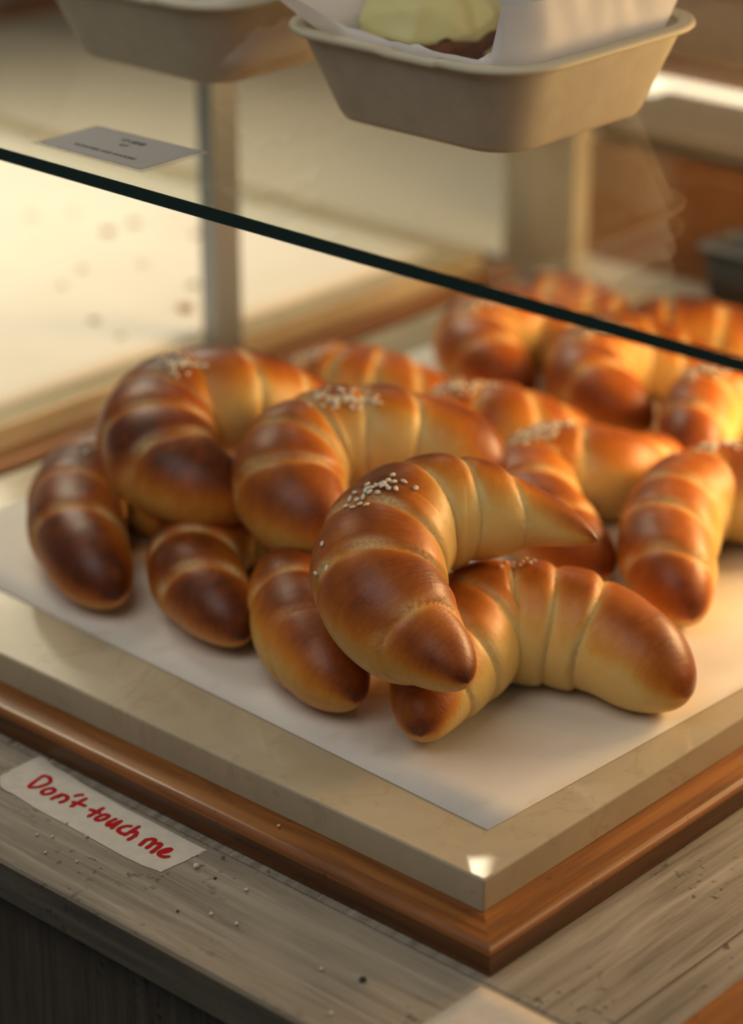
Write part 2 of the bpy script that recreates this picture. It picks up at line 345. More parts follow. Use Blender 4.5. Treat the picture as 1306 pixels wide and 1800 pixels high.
    ends = np.minimum(s, L - s)
    tipd = np.where(f < .5, tip[0], tip[1])
    b += (tipd * np.exp(-(np.clip(ends, 0, 1) / .0045) ** 2))[:, None]
    tr = np.exp(-((d - .0010) / .0025) ** 2) * wg * vis * (.72 + .28 * sstep(-.2, .7, inn)) * cap_f * tear
    tr *= .55 + .45 * np.sin(7 * TH + 20 * f[:, None] + rnd.uniform(0, 6))
    tr = np.clip(tr, 0, 1)
    V = V.reshape(-1, 3); V = np.vstack([V, c[0] - T[0] * .0002, c[-1] + T[-1] * .0002])
    zlo = ZS + .0006; V[:, 2] = np.where(V[:, 2] < zlo + .003, zlo + np.clip(V[:, 2] - zlo, 0, .003), V[:, 2])
    Fc = []
    for i in range(n - 1):
        for j in range(nt): a, e = i * nt + j, i * nt + (j + 1) % nt; Fc.append((a, e, e + nt, a + nt))
    for j in range(nt): e = (j + 1) % nt; Fc.append((n * nt, e, j)); Fc.append((n * nt + 1, (n - 1) * nt + j, (n - 1) * nt + e))
    root = empty('crescent_bread', (*c.mean(0)[:2], V[:, 2].min()), label, 'bread', 'crescent breads piled on the paper')
    o = mesh('crust', V, Fc, MAT['crust'], root, True); me = o.data
    colr = np.zeros((n * nt + 2, 4), np.float32); colr[:-2, 0] = np.clip(b, 0, 1).ravel(); colr[:-2, 1] = tr.ravel(); colr[-2, 0] = colr[0, 0]; colr[-1, 0] = colr[(n - 1) * nt, 0]; colr[:, 3] = 1
    ca_ = me.color_attributes.new('bake', 'FLOAT_COLOR', 'POINT'); ca_.data.foreach_set('color', colr.ravel())
    uv = me.uv_layers.new(name='uv'); li = np.zeros(len(me.loops), np.int32); me.loops.foreach_get('vertex_index', li)
    uvv = np.zeros((n * nt + 2, 2), np.float32); uvv[:-2, 0] = np.repeat(s, nt); uvv[:-2, 1] = np.tile(np.minimum(th, 2 * math.pi - th) * .03, n)
    uv.data.foreach_set('uv', uvv[li].ravel())
    BREADS[key] = (root, o, V, Fc); return root

# seeds scattered where they lie on the crust
def seed_mesh(name='sesame_seed'):
    V, Fc = [], []
    for k, (z, q) in enumerate(((-.8, .5), (-.15, 1), (.5, .75))):
        for j in range(6): a = j * math.pi / 3 + k * .3; V.append((1.45 * q * math.cos(a) * (1.12 if abs(a) < .6 else .95), q * math.sin(a), z * .75))
    V += [(0, 0, -.8), (0, 0, .68)]
    for k in range(2):
        for j in range(6): a, b = k * 6 + j, k * 6 + (j + 1) % 6; Fc.append((a, b, b + 6, a + 6))
    for j in range(6): Fc.append((18, (j + 1) % 6, j)); Fc.append((19, 12 + j, 12 + (j + 1) % 6))
    me = bpy.data.meshes.new(name); me.from_pydata(V, [], Fc); me.materials.append(MAT['seed']); me.polygons.foreach_set('use_smooth', [True] * len(me.polygons)); return me
SEED = seed_mesh()
def hits(key, pix):
    root, o, V, Fc = BREADS[key]; bv = BVHTree.FromPolygons(V.tolist(), Fc); out = []
    for (x, y) in pix:
        loc, nrm, _, _ = bv.ray_cast(Vector(CAM), Vector(ray(x, y)).normalized())
        if loc: out.append((loc, nrm if nrm.dot(Vector(FW)) < 0 else -nrm))
    return out
def seed_matrix(loc, nrm, size, rnd):
    q = nrm.to_track_quat('Z', 'Y').to_matrix().to_4x4()
    return Matrix.Translation(loc + nrm * size * .55) @ q @ Matrix.Rotation(rnd.uniform(0, 6.28), 4, 'Z') @ Matrix.Rotation(rnd.uniform(-.3, .3), 4, 'X') @ Matrix.Diagonal((size * rnd.uniform(.85, 1.15), size * rnd.uniform(.85, 1.1), size * .9, 1))
def seeds_each(key, pix, size=.0016, seed=3):
    rnd = random.Random(seed); root = BREADS[key][0]
    for loc, nrm in hits(key, pix):
        o = bpy.data.objects.new('sesame_seed', SEED); COL.objects.link(o); o.parent = root
        o.matrix_basis = Matrix.Translation(-root.location) @ seed_matrix(loc, nrm, size, rnd)
def seeds_joined(key, cx, cy, sx, sy, n, slope=0, size=.0014, seed=5):
    rnd = random.Random(seed); root = BREADS[key][0]; pix = []
    for _ in range(n): a = rnd.gauss(0, .5); pix.append((cx + a * sx, cy + slope * a * sx + rnd.gauss(0, .5) * sy))
    V, Fc = [], []; sv = [v.co.copy() for v in SEED.vertices]; sf = [tuple(p.vertices) for p in SEED.polygons]
    for loc, nrm in hits(key, pix):
        mtx = seed_matrix(loc, nrm, size, rnd); b = len(V); V += [tuple(mtx @ v) for v in sv]; Fc += [tuple(b + i for i in f) for f in sf]
    if V: tag(mesh('sesame_topping', V, Fc, MAT['seed'], root, True), kind='stuff')

# --- on the paper
bread('B2', 'crescent bread lying arched on the paper at the front, beneath the topmost, brown right end',
      [(748, 1258, None, .0175), (754, 1232, None, .025), (790, 1160, None, .0335), (855, 1098, None, .0370), (955, 1098, None, .0365), (1050, 1120, None, .0345), (1120, 1160, None, .030), (1160, 1190, None, .0235)],
      [(.17, .5), (.29, 1), (.40, .6), (.51, 1), (.60, .8), (.70, 1)], ns=240, nt=96, seed=11, pale=1.05, tip=(.2, .1))
bread('B7', 'dark-topped bread end with pale yellow flank on the paper, just left under the topmost bread',
      [(600, 1205, None, .017), (572, 1172, None, .027), (535, 1115, None, .0305), (525, 1050, None, .031), (570, 1000, None, .031), (640, 990, None, .028), (700, 1010, None, .017)], [(.2, .3), .42, .6, .78], seed=12, dark=.12, up=(.60, -.30, 1), ns=170, nt=72)
bread('B6', 'dark brown bread end on the paper, second along the front from the left',
      [(410, 1100, None, .015), (388, 1075, None, .0235), (350, 1025, None, .0285), (345, 975, None, .030), (395, 930, None, .030), (460, 930, None, .027), (510, 960, None, .016)], [.22, .40, .6, .78], seed=13, dark=.17, ns=150, nt=64)
bread('B5', 'brown crescent bread at the far left of the pile, darkened as if shaded',
      [(188, 1030, None, .0165), (165, 1000, None, .026), (135, 940, None, .0305), (138, 875, None, .032), (190, 835, None, .031), (255, 860, None, .026), (305, 905, None, .017)], [.24, (.42, .5), .6, .8], seed=14, dark=.20, ns=150, nt=64)
bread('B8', 'bread behind the right tip of the topmost one, thick sesame patch on its back',
      [(1040, 985, None, .018), (1000, 960, None, .027), (945, 905, None, .031), (932, 850, None, .0325), (995, 828, None, .0335), (1072, 836, None, .0315), (1132, 825, None, .025), (1165, 812, None, .017)], [.16, .32, .48, .64, .80], seed=15, dark=.0, tip=(.1, .1))
bread('B9', 'large crescent bread at the right edge with its blunt tip pointing to the viewer',
      [(1203, 1060, None, .0165), (1185, 1025, None, .0275), (1172, 965, None, .0315), (1195, 895, None, .033), (1265, 865, None, .0335), (1340, 885, None, .031), (1400, 930, None, .020)], [.15, .33, .47, .62, .8], seed=16, tip=(.1, .3))
bread('B10', 'rounded bread at the right edge behind the large blunt-tipped one, sesame along its top',
      [(1228, 800, None, .018), (1222, 772, None, .026), (1236, 726, None, .0310), (1278, 706, None, .032), (1340, 705, None, .031), (1410, 750, None, .018)], [.22, .42, .62, .8], seed=17)
bread('B11', 'curled crescent bread at the back centre right, round lobe facing the viewer',
      [(1112, 730, None, .019), (1080, 712, None, .027), (1035, 675, None, .0315), (1040, 640, None, .0325), (1100, 625, None, .032), (1180, 640, None, .027), (1235, 665, None, .016)], [.20, .36, .54, .72, .86], seed=18, dark=.03)
bread('B12', 'curled crescent bread at the back, farthest left of the glossy lobes below the glass edge',
      [(905, 672, None, .019), (880, 655, None, .027), (838, 618, None, .0315), (845, 590, None, .0325), (905, 578, None, .032), (970, 590, None, .027), (1025, 615, None, .016)], [.20, .36, .54, .72, .86], seed=19, dark=.03)
bread('B13', 'low crescent bread behind the two left upper breads, nearest to the chrome post',
      [(520, 705, None, .017), (530, 690, None, .026), (580, 678, None, .0305), (650, 683, None, .0305), (720, 700, None, .027), (775, 715, None, .018)], [.2, .38, .56, .75], seed=20, dark=-.05)
bread('B14', 'sesame-striped bread in mid pile, between the middle upper bread and the curled lobes',
      [(860, 800, None, .017), (815, 785, None, .026), (785, 757, None, .030), (825, 745, None, .031), (895, 754, None, .031), (965, 766, None, .026), (1010, 772, None, .018)], [.2, .36, .52, .68, .82], seed=21, dark=-.02)
bread('B15', 'reddish bread at the far right, seen through the glass shelf above its dark edge',
      [(1100, 630, None, .018), (1120, 605, None, .027), (1180, 590, None, .031), (1260, 600, None, .030), (1330, 625, None, .018)], [.25, .45, .65, .82], seed=22, dark=.12)
bread('B16', 'farthest bread behind the glass edge, only its dull red back showing',
      [(890, 570, None, .018), (915, 552, None, .027), (970, 545, None, .030), (1040, 560, None, .027), (1090, 580, None, .017)], [.25, .45, .65, .82], seed=23, dark=.10)
# --- on top of the others
bread('B4', 'upper left crescent bread with dark brown back, resting on the two dark breads',
      [(400, 866, 1.006, .019), (358, 860, 1.010, .030), (290, 812, 1.018, .0365), (278, 752, 1.026, .0375), (332, 712, 1.030, .0375), (415, 708, 1.030, .0375), (500, 712, 1.024, .029), (555, 722, 1.018, .018)],
      [.20, .34, (.47, .6), (.58, .6), .70, .84], seed=24, dark=.19, up=(.26, .22, 1), ns=220, nt=88, tip=(.2, .3))
bread('B3', 'middle upper crescent bread behind the topmost one, sesame clump on its crest',
      [(585, 930, 1.004, .017), (548, 914, 1.008, .0310), (508, 866, 1.016, .0355), (520, 808, 1.022, .0355), (590, 775, 1.026, .0345), (680, 772, 1.026, .034), (770, 785, 1.022, .030), (845, 818, 1.014, .018)],
      [.20, .36, .48, .60, .72], seed=25, dark=.05, up=(.22, .22, 1), ns=220, nt=88, tip=(.1, .3), tear=.9)
bread('B1', 'topmost crescent bread at the front of the pile, scattered sesame seeds and two pointed tips',
      [(797, 1178, 1.006, .014), (768, 1152, 1.009, .0250), (715, 1108, 1.016, .0325), (670, 1048, 1.026, .0370), (668, 980, 1.034, .0380), (715, 922, 1.040, .0365), (795, 900, 1.042, .0335), (880, 905, 1.041, .0275), (960, 918, 1.039, .0210), (1032, 943, 1.036, .0075)],
      [(.13, .7), .29, .44, (.60, .7), (.70, .9), (.80, .9)], seed=26, ns=280, nt=112, dark=.06, tip=(.16, .5), nose=(.050, .085), point=(.58, .68), up=(.26, .24, 1))
def zpx(lst, x0, y0, k): return [(x0 + a / k, y0 + b / k) for a, b in lst]
seeds_each('B1', zpx([(720, 240), (670, 300), (735, 318), (845, 312), (980, 388), (755, 395), (670, 390), (600, 365), (620, 330), (580, 345), (530, 355), (552, 435), (485, 380), (430, 350), (410, 415), (460, 430), (385, 490), (290, 440), (235, 512), (315, 518), (345, 573), (420, 580), (262, 610), (185, 600), (640, 360), (440, 390)], 580, 800, 6.53) + [(568, 957), (575, 1000), (557, 1008)], .00165)
seeds_each('B2', [(888, 990), (896, 985), (903, 992), (910, 986), (918, 989), (925, 984), (932, 991), (938, 987), (914, 995), (900, 998), (880, 997)], .0014, 8)
seeds_joined('B3', 602, 702, 55, 14, 70, .05); seeds_joined('B4', 315, 640, 45, 14, 34, .1); seeds_each('B4', [(311, 662)], .0014)
seeds_joined('B8', 940, 757, 60, 16, 110, -.2); seeds_joined('B14', 788, 680, 75, 12, 80, -.05); seeds_joined('B10', 1235, 650, 75, 12, 70, -.15)
seeds_joined('B9', 1270, 780, 75, 10, 70, -.1); seeds_joined('B13', 530, 625, 50, 9, 40, -.2); seeds_joined('B5', 158, 778, 25, 12, 20, -.4); seeds_joined('B12', 850, 532, 60, 9, 40)
seeds_joined('B11', 1050, 578, 60, 9, 34)

# ------------------------------------------------------------------ glass shelf, post, price card
ZG0, ZG = 1.2402, 1.248
V, Fc = boxdata(.0465, .82, -.75, 1.45, ZG0, ZG)
gs = mesh('glass_shelf', V, Fc, [MAT['glass'], MAT['glass_edge']]); tag(gs, 'clear glass shelf with dark green front edge above the breads', 'shelf')
for i in range(2, 6): gs.data.polygons[i].material_index = 1
p0 = at(393, 640, ZF)
po = empty('shelf_post', (p0[0], p0[1], ZC), 'chrome post rising behind the pile to the glass shelf', 'post')
box('post_shaft', p0[0] - .0145, p0[0] + .0145, p0[1] - .0085, p0[1] + .0085, ZF + .002, ZG0 - .004, MAT['steel'], po)
box('post_foot', p0[0] - .018, p0[0] + .018, p0[1] - .012, p0[1] + .012, ZF, ZF + .002, MAT['steel'], po)
box('post_pad', p0[0] - .017, p0[0] + .017, p0[1] - .011, p0[1] + .011, ZG0 - .004, ZG0, MAT['dark_steel'], po)

pc = empty('price_card', (.092, .365, ZG), 'white-grey printed price card, darkened as if shaded, in a clear sleeve on the glass shelf', 'card')
A = [at(55, 253, ZG), at(250, 305, ZG), at(368, 270, ZG), at(170, 222, ZG)]
def quadplate(name, Q, z0, z1, mat, parent):
    V = [(q[0], q[1], z) for z in (z0, z1) for q in Q]; return mesh(name, V, boxdata(0, 1, 0, 1, 0, 1)[1], mat, parent)
quadplate('sleeve', A, ZG + .0002, ZG + .0009, MAT['sleeve'], pc)
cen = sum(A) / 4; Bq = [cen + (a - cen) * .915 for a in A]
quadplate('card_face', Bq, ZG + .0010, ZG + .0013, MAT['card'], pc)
def text(name, body, size, org, xdir, z, mat, parent, bold=0.0, sx=1.0):
    cu = bpy.data.curves.new(name, 'FONT'); cu.body = body; cu.size = size; cu.align_x = 'CENTER'; cu.align_y = 'CENTER'; cu.offset = bold; cu.resolution_u = 2
    to = bpy.data.objects.new(name, cu); COL.objects.link(to); dg = bpy.context.evaluated_depsgraph_get()
    me = bpy.data.meshes.new_from_object(to.evaluated_get(dg)); bpy.data.objects.remove(to)
    me.materials.clear(); me.materials.append(mat); o = bpy.data.objects.new(name, me); COL.objects.link(o)
    o.parent = parent; o.location = Vector((org[0], org[1], z)) - wloc(parent); o.rotation_euler.z = math.atan2(xdir[1], xdir[0]); o.scale.x = sx; return o
xd = A[1] - A[0]
text('product_name', '시나몬롤', .0056, at(234, 254, ZG), xd, ZG + .0014, MAT['ink'], pc, .00024)
text('price', '4.0', .0056, at(217, 259, ZG), xd, ZG + .0014, MAT['ink'], pc, .00024)
text('shop_name', 'MUNCHIES AND GOODIES', .0043, at(184, 270, ZG), xd, ZG + .0014, MAT['ink'], pc, .00020, 1.0)

# ------------------------------------------------------------------ fibre takeaway boxes on the glass
def rr(cx, cy, hx, hy, rad, n=8):
    out = []
    for (sx, sy, a0) in ((1, 1, 0), (-1, 1, 90), (-1, -1, 180), (1, -1, 270)):
        for k in range(n):
            a = math.radians(a0 + 90 * k / (n - 1)); out.append((cx + sx * (hx - rad) + rad * math.cos(a), cy + sy * (hy - rad) + rad * math.sin(a)))
    full = []                                   # extra points along the straight sides
    for i, p in enumerate(out):
        full.append(p)
        if i % n == n - 1:
            q = out[(i + 1) % len(out)]
            for k in range(1, 16): full.append((p[0] + (q[0] - p[0]) * k / 16, p[1] + (q[1] - p[1]) * k / 16))
    return full
def loops(L): # list of closed rings (same count) -> verts, faces
    n = len(L[0]); V = [p for ring in L for p in ring]
    return V, [(k * n + i, k * n + (i + 1) % n, (k + 1) * n + (i + 1) % n, (k + 1) * n + i) for k in range(len(L) - 1) for i in range(n)]
def takeaway(label, cx, cy, hx=.102, hy=.100, h=.060, z=ZG, notch=True, mats=('fibre', 'rim'), name='takeaway_box', cat='box', ins=.027):
    t = empty(name, (cx, cy, z), label, cat, None)
    def R(i, zz, rad): return [(x, y, z + zz) for x, y in rr(cx, cy, hx - i, hy - i, rad)]
    L = [R(ins + .006, .0002, .022), R(ins + .002, .0014, .025), R(ins - .001, .0055, .028), R(.008, h - .006, .036), R(.0068, h - .0038, .037), R(.0095, h - .004, .036), R(ins + .001, .007, .026), R(ins + .006, .004, .022)]
    V, Fc = loops(L); n = len(L[0]); Fc.append(tuple(range(n))[::-1]); Fc.append(tuple(range(7 * n, 8 * n)))
    mesh('body', V, Fc, MAT[mats[0]], t, True)
    L = [R(.0066, h - .0046, .037), R(.0008, h - .0045, .043), R(-.0006, h - .003, .044), R(0, h - .0006, .044), R(.002, h, .042), R(.008, h, .036), R(.0098, h - .0015, .035), R(.0098, h - .0046, .035)]
    if notch:
        for ring in L[1:6]:
            for i, (x, y, zz) in enumerate(ring):
                if x < cx - hx + .03 and cy - .036 < y < cy + .001: ring[i] = (x + .0030, y, zz - .0022)
    V, Fc = loops(L); n = len(L[0]); Fc += [(7 * n + i, 7 * n + (i + 1) % n, (i + 1) % n, i) for i in range(n)]
    mesh('rim', V, Fc, MAT[mats[1]], t, True); return t
BX = (.300, .250)
takeaway('fibre takeaway box on the glass holding the cream-topped buns in crumpled paper', *BX)
takeaway('fibre takeaway box on the glass at upper left with a dark bun', .302, .490)
takeaway('fibre takeaway box at the top right edge, behind the box of cream buns', .568, .205)
# crumpled paper liners
def liner(label, cx, cy, prof, seed, hx=.090, hy=.088, base=.012, h=.060):
    rnd = random.Random(seed); n = 240; ring0 = []
    az = [k * 360 / n for k in range(n)]; L = []
    per = np.array(rr(cx, cy, hx, hy, .034, 40)); dd = np.r_[0, np.cumsum(np.linalg.norm(np.diff(np.vstack([per, per[:1]]), axis=0), axis=1))]
    ang = (np.degrees(np.arctan2(per[:, 1] - cy, per[:, 0] - cx)) + 360) % 360; o = np.argsort(ang)
    px = np.interp(az, ang[o], per[o, 0], period=360); py = np.interp(az, ang[o], per[o, 1], period=360)
    pa = [p[0] for p in prof]; hh = np.interp(az, pa, [p[1] for p in prof], period=360); fl = np.interp(az, pa, [p[2] for p in prof], period=360)
    rows = 12; ph = [(rnd.uniform(3, 14), rnd.uniform(0, 6), rnd.uniform(.3, 1)) for _ in range(9)]
    for k in range(rows + 1):
        t = k / rows; ring = []
        for i in range(n):
            a = math.radians(az[i]); zt = base + (h - base) * min(1, t / .55) if t <= .55 else h + hh[i] * (t - .55) / .45
            fold = sum(w * (2 * abs(((a * f / 6.283 * 2 + p + t * (1.4 if f > 8 else -.8)) % 1) - .5) - .5) for f, p, w in ph) / 3.5
            inw = .84 + .13 * min(1, t / .55); outw = fl[i] * max(0, t - .5) * 2
            s = inw + outw / .09 + fold * (.045 * t)
            ring.append((cx + (px[i] - cx) * s, cy + (py[i] - cy) * s, ZG + max(zt + fold * .006 * t * t, .0075)))
        L.append(ring)
    V, Fc = loops(L); Fc.append(tuple(range(n))[::-1])
    o = mesh('paper_liner', V, Fc, MAT['wax'], None, True); return tag(o, label, 'paper')
liner('crumpled white wax paper lining the box of cream-topped buns', *BX, [(0, .02, .0), (70, .02, .0), (108, .030, .018), (128, .040, .044), (144, .034, .036), (153, .001, -.004), (215, -.002, -.006), (219, .004, -.003), (222, .034, .004), (262, .040, .004), (300, .030, .006), (325, .026, .012), (345, .02, 0)], 3)
liner('white paper lining the upper left takeaway box', .302, .484, [(0, .012, 0), (130, .002, -.004), (190, -.006, -.008), (214, -.004, -.006), (228, .012, -.004), (300, .016, 0)], 9)
def blob(cx, cy, cz, rx, ry, rz, amp, seed, nu=72, nv=40, folds=5, zmin=None, skirt=0.0):
    rnd = np.random.RandomState(seed); V = []; K = [(rnd.randn(3) * folds, rnd.uniform(0, 6), rnd.uniform(.4, 1)) for _ in range(9)]
    for j in range(nv + 1):
        p = math.pi * j / nv
        for i in range(nu):
            a = 2 * math.pi * i / nu; d = np.array([math.sin(p) * math.cos(a), math.sin(p) * math.sin(a), math.cos(p)])
            q = sum(w * (1 - 2 * abs(math.sin(k @ d + f))) for k, f, w in K) / 5
            s = 1 + amp * q; z = cz + rz * d[2] * s
            if zmin is not None: z = max(z, zmin + skirt * math.sin(5 * a + seed) * .5 + skirt * .3 * math.sin(11 * a))
            V.append((cx + rx * d[0] * s, cy + ry * d[1] * s, z))
    Fc = [(j * nu + i, (j + 1) * nu + i, (j + 1) * nu + (i + 1) % nu, j * nu + (i + 1) % nu) for j in range(nv) for i in range(nu)]
    return V, Fc
def cream_bun(label, px, py, z, rx, ry, seed):
    p = at(px, py, z); t = empty('cream_bun', (p[0], p[1], ZG + .008), label, 'bun', 'cream-topped buns in the front box')
    V, Fc = blob(p[0], p[1], ZG + .036, rx * .96, ry * .96, .027, .05, seed + 1); mesh('bun', V, Fc, MAT['dark_bread'], t, True)
    V, Fc = blob(p[0], p[1], ZG + .042, rx, ry, .036, .17, seed, 120, 64, 2.6, ZG + .033, .014); mesh('cream_topping', V, Fc, MAT['cream'], t, True)
cream_bun('larger bun thick with pale pistachio cream at the front of the box', 745, 32, ZG + .045, .056, .054, 31)
cream_bun('second cream-topped bun partly hidden behind the standing paper flap', 990, -30, ZG + .045, .042, .040, 37)
p = at(330, -12, ZG + .045); V, Fc = blob(p[0], p[1], ZG + .038, .055, .05, .030, .07, 41)
tag(mesh('dark_bun', V, Fc, MAT['dark_bread'], None, True), 'dark brown bun in the upper left takeaway box', 'bun')

# ------------------------------------------------------------------ tape note on the counter
tp = empty('tape_note', (*at(185, 1432, ZC)[:2], ZC), 'strip of torn masking tape with red handwriting on the counter edge', 'tape')
top_e = zpx([(470, 62), (545, 120), (620, 190), (780, 270), (1020, 425), (1306, 585)], 0, 1320, 6.53) + zpx([(420, 190), (700, 330), (1000, 490), (1265, 625)], 150, 1390, 5.936)
bot_e = zpx([(0, 330), (0, 425), (60, 465), (160, 505), (400, 660), (760, 850)], 0, 1320, 6.53) + zpx([(60, 500), (400, 690), (600, 785), (785, 850)], 150, 1390, 5.936)
rnd = random.Random(2); N = 60
def res(pl, n):
    pl = np.array(pl, float); d = np.r_[0, np.cumsum(np.linalg.norm(np.diff(pl, axis=0), axis=1))]; s = np.linspace(0, d[-1], n); return np.stack([np.interp(s, d, pl[:, k]) for k in range(2)], 1)
te, be = res(top_e, N), res(bot_e, N); V = []; M_ = 12
for lay in (1, 0):
    for i in range(N):
        for j in range(M_ + 1):
            q = te[i] * (1 - j / M_) + be[i] * j / M_
            if i in (0, N - 1): q = q + np.array([(1 if i else -1) * rnd.uniform(-1, 3), rnd.uniform(-1, 1)])
            w = at(q[0], q[1], ZC); lift = .0016 * max(0, 1 - i / 9) ** 2 * (j / M_) + .0004 * math.sin(i * .9 + j) ** 2 * max(0, 1 - i / 12)
            V.append((w[0], w[1], ZC + .0002 + lift + .0002 * lay))
n = N * (M_ + 1); Fc = []
for i in range(N - 1):
    for j in range(M_): a = i * (M_ + 1) + j; f = (a, a + 1, a + M_ + 2, a + M_ + 1); Fc += [f[::-1], tuple(n + x for x in f)]
mesh('tape_strip', V, Fc, MAT['tape'], tp, False)
Z1 = lambda l: zpx(l, 0, 1320, 6.53); Z2 = lambda l: zpx(l, 150, 1390, 5.936)
LET = [('letter', [Z1([(500, 295), (420, 345), (335, 415), (350, 428), (450, 420), (560, 380), (582, 345), (560, 310), (500, 292)])]),
       ('letter', [Z1([(560, 440), (500, 460), (482, 490), (515, 508), (590, 492), (630, 462), (600, 440), (560, 440)])]),
       ('letter', [Z1([(715, 505), (650, 530), (592, 560)]), Z1([(660, 540), (730, 515), (775, 540), (755, 575), (690, 600)])]),
       ('apostrophe', [Z1([(862, 527), (905, 515), (948, 513)])]),
       ('letter', [Z1([(988, 555), (900, 600), (818, 645)]), Z1([(838, 595), (900, 612), (975, 640)])]),
       ('letter', [Z1([(1185, 665), (1100, 715), (1018, 760)]), Z1([(1038, 682), (1090, 700), (1140, 722)])]),
       ('letter', [Z1([(1180, 742), (1120, 770), (1100, 795), (1130, 808), (1200, 790), (1250, 757), (1215, 740), (1180, 742)])]),
       ('letter', [Z2([(318, 303), (260, 330), (225, 360), (250, 372), (310, 350), (372, 325)]), Z2([(372, 325), (320, 360), (275, 398)])]),
       ('letter', [Z2([(475, 378), (420, 378), (360, 398), (345, 422), (370, 450), (425, 462)])]),
       ('letter', [Z2([(560, 382), (480, 430), (410, 470)]), Z2([(470, 440), (530, 440), (520, 475), (450, 518)])]),
       ('letter', [Z2([(640, 515), (600, 550), (572, 575)]), Z2([(625, 525), (690, 512), (730, 525), (690, 570), (640, 605)]), Z2([(700, 560), (770, 560), (790, 575), (740, 615), (690, 652)])]),
       ('letter', [Z2([(770, 655), (840, 650), (895, 620), (880, 612), (820, 625), (768, 655), (775, 680), (820, 698), (868, 695)])])]
def ribbon(name, strokes, wdt, parent):
    V, Fc = [], []
    for si, st in enumerate(strokes):
        P = np.array([at(x, y, ZC)[:2] for x, y in st]); S3, _ = spline(np.c_[P, np.zeros(len(P)), np.zeros(len(P))], 26); P = S3[:, :2]
        T = np.gradient(P, axis=0); T /= np.linalg.norm(T, axis=1)[:, None] + 1e-9; Nn = np.c_[-T[:, 1], T[:, 0]]
        P = np.vstack([P[0] - T[0] * wdt * .4, P, P[-1] + T[-1] * wdt * .4]); Nn = np.vstack([Nn[0], Nn, Nn[-1]]); b = len(V); k = len(P)
        for z in (.00062, .00058):
            for i in range(k):
                w = wdt * (.45 if i in (0, k - 1) else .5 * (1.08 - .16 * abs(math.sin(i * .4))) * 1.0)
                if i in (0, k - 1): w = wdt * .22
                V.append((*(P[i] - Nn[i] * w), ZC + z + si * .00006 + i * 2e-6)); V.append((*(P[i] + Nn[i] * w), ZC + z + si * .00006 + i * 2e-6))
        for i in range(k - 1):
            a = b + 2 * i; Fc += [(a, a + 2, a + 3, a + 1), (a, a + 2 * k, a + 2 * k + 2, a + 2), (a + 1, a + 3, a + 2 * k + 3, a + 2 * k + 1)]
    return mesh(name, V, Fc, MAT['red'], parent)
for nm, st in LET: ribbon(nm, st, .0029, tp)
# blank paper label at the bottom edge
sheet('paper_label', [(-.112, -.118), (-.0365, -.118), (-.0362, -.0290), (-.112, -.0275)], ZC + .0002, 'blank cream paper label on the counter below the tray corner', 'paper', MAT['tape'], 8, 8, .0003)

# ------------------------------------------------------------------ crumbs
def crumb(pix, z, size, mat, label, group, seed, flat=.8):
    rnd = random.Random(seed); p = at(*pix, z); V, Fc = blob(0, 0, 0, size, size * rnd.uniform(.7, 1), size * flat, .25, seed, 8, 5, 2.2)
    V = np.array(V); V[:, 2] -= V[:, 2].min(); V += np.array([p[0], p[1], z]); tag(mesh('bread_crumb', V, Fc, MAT[mat], None, False), label, 'crumb', group)
k6 = [((630, 482), 'largest pale crumb on the counter, against the tray above the tape'), ((690, 653), 'pale crumb just off the torn right end of the tape'),
      ((866, 733), 'small pale crumb beyond the tape end, closest to the tray'), ((742, 818), 'small pale crumb mid-plank, left one of a close pair'), ((832, 853), 'small pale crumb mid-plank, right one of a close pair'),
      ((1130, 1012), 'lone pale crumb low on the plank, left of the burnt black one'), ((305, 545), 'pale crumb touching the lower edge of the tape'), ((980, 508), 'pale crumb resting on the orange tray rail'),
      ((1165, 1168), 'pale crumb at the very bottom of the plank'), ((160, 600), 'pale bit in the scatter below the start of the handwriting'), ((235, 497), 'pale bit in the scatter below the start of the handwriting'),
      ((270, 632), 'pale bit in the scatter below the start of the handwriting'), ((185, 545), 'pale bit in the scatter below the start of the handwriting'), ((130, 538), 'pale bit in the scatter below the start of the handwriting')]
for i, (q, lab) in enumerate(k6): crumb((q[0] / 2, 1200 + q[1] / 2), ZF if i == 7 else ZC, (.0027 if i == 0 else .0021 if i == 1 else .0014) if i < 9 else .0011, 'crumb', lab, 'crumbs on the counter', 60 + i)
for i, q in enumerate(zpx([(1275, 1050), (756, 690), (625, 806)], 0, 1200, 2)): crumb(q, ZC, .0026 if i == 0 else .0012, 'ink', 'dark burnt crumb lying on the counter plank, right below the tray' if i == 0 else ('tiny black crumb beside the torn right end of the tape' if i == 1 else 'tiny black crumb alone on the plank, below the tape end'), 'dark crumbs on the counter', 80 + i, .5)
far = [(325, 545, .0085, 'crumb_brown'), (340, 503, .006, 'crumb_grey'), (190, 410, .0075, 'crumb_brown'), (235, 395, .0065, 'crumb_grey'), (145, 475, .0055, 'crumb'), (110, 503, .0045, 'crumb'), (213, 592, .0045, 'crumb'), (130, 375, .005, 'crumb'), (345, 415, .0055, 'crumb_brown'), (165, 565, .006, 'crumb'), (250, 465, .005, 'crumb'), (55, 380, .005, 'crumb')]
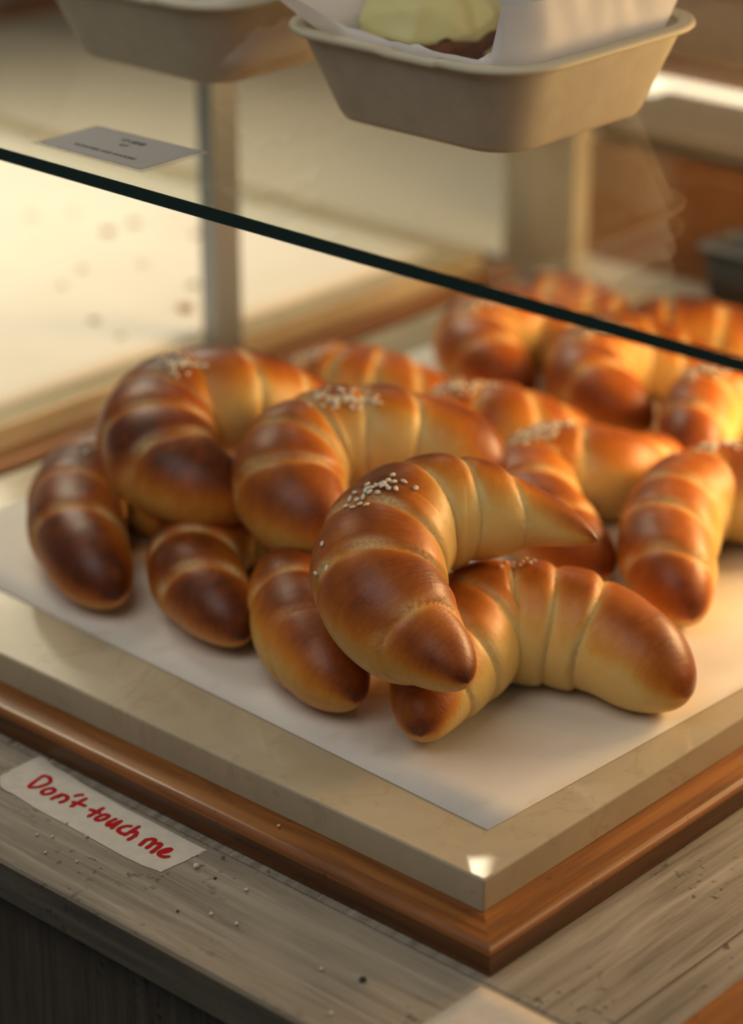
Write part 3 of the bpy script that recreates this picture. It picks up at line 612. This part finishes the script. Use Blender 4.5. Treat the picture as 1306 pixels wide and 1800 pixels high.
for i, (x, y, s, mt) in enumerate(far):
    lab = {0: 'largest brown crumb on the far cream paper, just left of the chrome post', 1: 'grey crumb above the largest brown one beside the chrome post', 2: 'brown crumb high on the far cream paper, left of a grey one', 3: 'grey crumb high on the far cream paper, right of a brown one', 8: 'brown crumb half hidden at the chrome post under the glass edge'}.get(i, {4: 'faint pale crumb alone in the left half of the far paper', 6: 'faint pale crumb lowest on the far paper, near the slab margin', 7: 'faint pale crumb just under the glass edge, left of the brown one', 11: 'leftmost faint crumb under the glass edge on the far paper'}.get(i, 'faint pale crumb on the middle of the far cream paper'))
    crumb((x, y), ZS + .0007, s, mt, lab, 'crumbs on the far paper', 100 + i, .35)

# ------------------------------------------------------------------ back row behind the trays
bc = empty('back_counter', (1.2, .4, 0), 'cream topped back counter behind the row of trays', 'counter')
box('worktop', .872, 1.50, -1.1, 2.6, .890, .915, MAT['cream_top'], bc, .001)
box('cabinet_front', .885, .90, -1.1, 2.6, .02, .890, MAT['beige'], bc)
box('backboard', 1.502, 1.52, -1.1, 2.6, .02, 1.30, MAT['wall'], bc)
CF = .927
cb = empty('wooden_cabinet', (1.0, .0, .915), 'low orange-brown cabinet dusted with flour under a beige top, behind the breads', 'cabinet')
yy = [-.80, -.45, -.10, .25, .645]
for i in range(4): box('front_plank', CF, CF + .014, yy[i] + .0006, yy[i + 1] - .0006, .9152, 1.027, MAT['floured'], cb, .001)
box('carcass', CF + .016, 1.05, -.80, .645, .9152, 1.038, MAT['dark_wood'], cb)
box('top_board', CF - .003, 1.051, -.80, .645, 1.0382, 1.050, MAT['beige'], cb, .002)
box('backsplash', 1.0655, 1.08, -.80, .70, .9152, 1.235, MAT['wall'], cb, .002)
tag(box('light_strip', 1.0515, 1.065, -.80, .70, 1.0400, 1.054, MAT['strip'], None, .002), 'thin glowing light strip along the back of the beige cabinet top', 'light')
pl = empty('pillar', (.845, .615, ZC), 'pale grey-beige square pillar standing between the trays and the back counter', 'pillar')
box('pillar_shaft', .847, .8695, .598, .680, ZC, 1.2395, MAT['pillar'], pl, .002)
tag(box('wood_rail', .95, 1.46, 1.772, 1.80, .9155, .935, MAT['rail_u'], None, .004), 'brown wooden rail along the far left of the cream worktop', 'rail')
bt = empty('loaf_tin', (.894, .18, .915), 'dark metal loaf tin at the right edge, behind the breads', 'tin')
def RT2(i, z): return [(x, y, z) for x, y in rr(.896, .18, .024 - i, .296 - i, .006)]
L = [RT2(.006, .9155), RT2(.0045, .917), RT2(.001, .972), RT2(.0025, .972), RT2(.006, .919)]; V, Fc = loops(L); n = len(L[0]); Fc += [tuple(range(n))[::-1], tuple(range(4 * n, 5 * n))]
mesh('tin_body', V, Fc, MAT['dark_steel'], bt, True)
L = [RT2(.001, .9705), RT2(-.003, .9712), RT2(-.0045, .9735), RT2(-.003, .976), RT2(.001, .9755), RT2(.003, .9735)]; V, Fc = loops(L); Fc += [(5 * n + i, 5 * n + (i + 1) % n, (i + 1) % n, i) for i in range(n)]
mesh('tin_rim', V, Fc, MAT['steel'], bt, True)
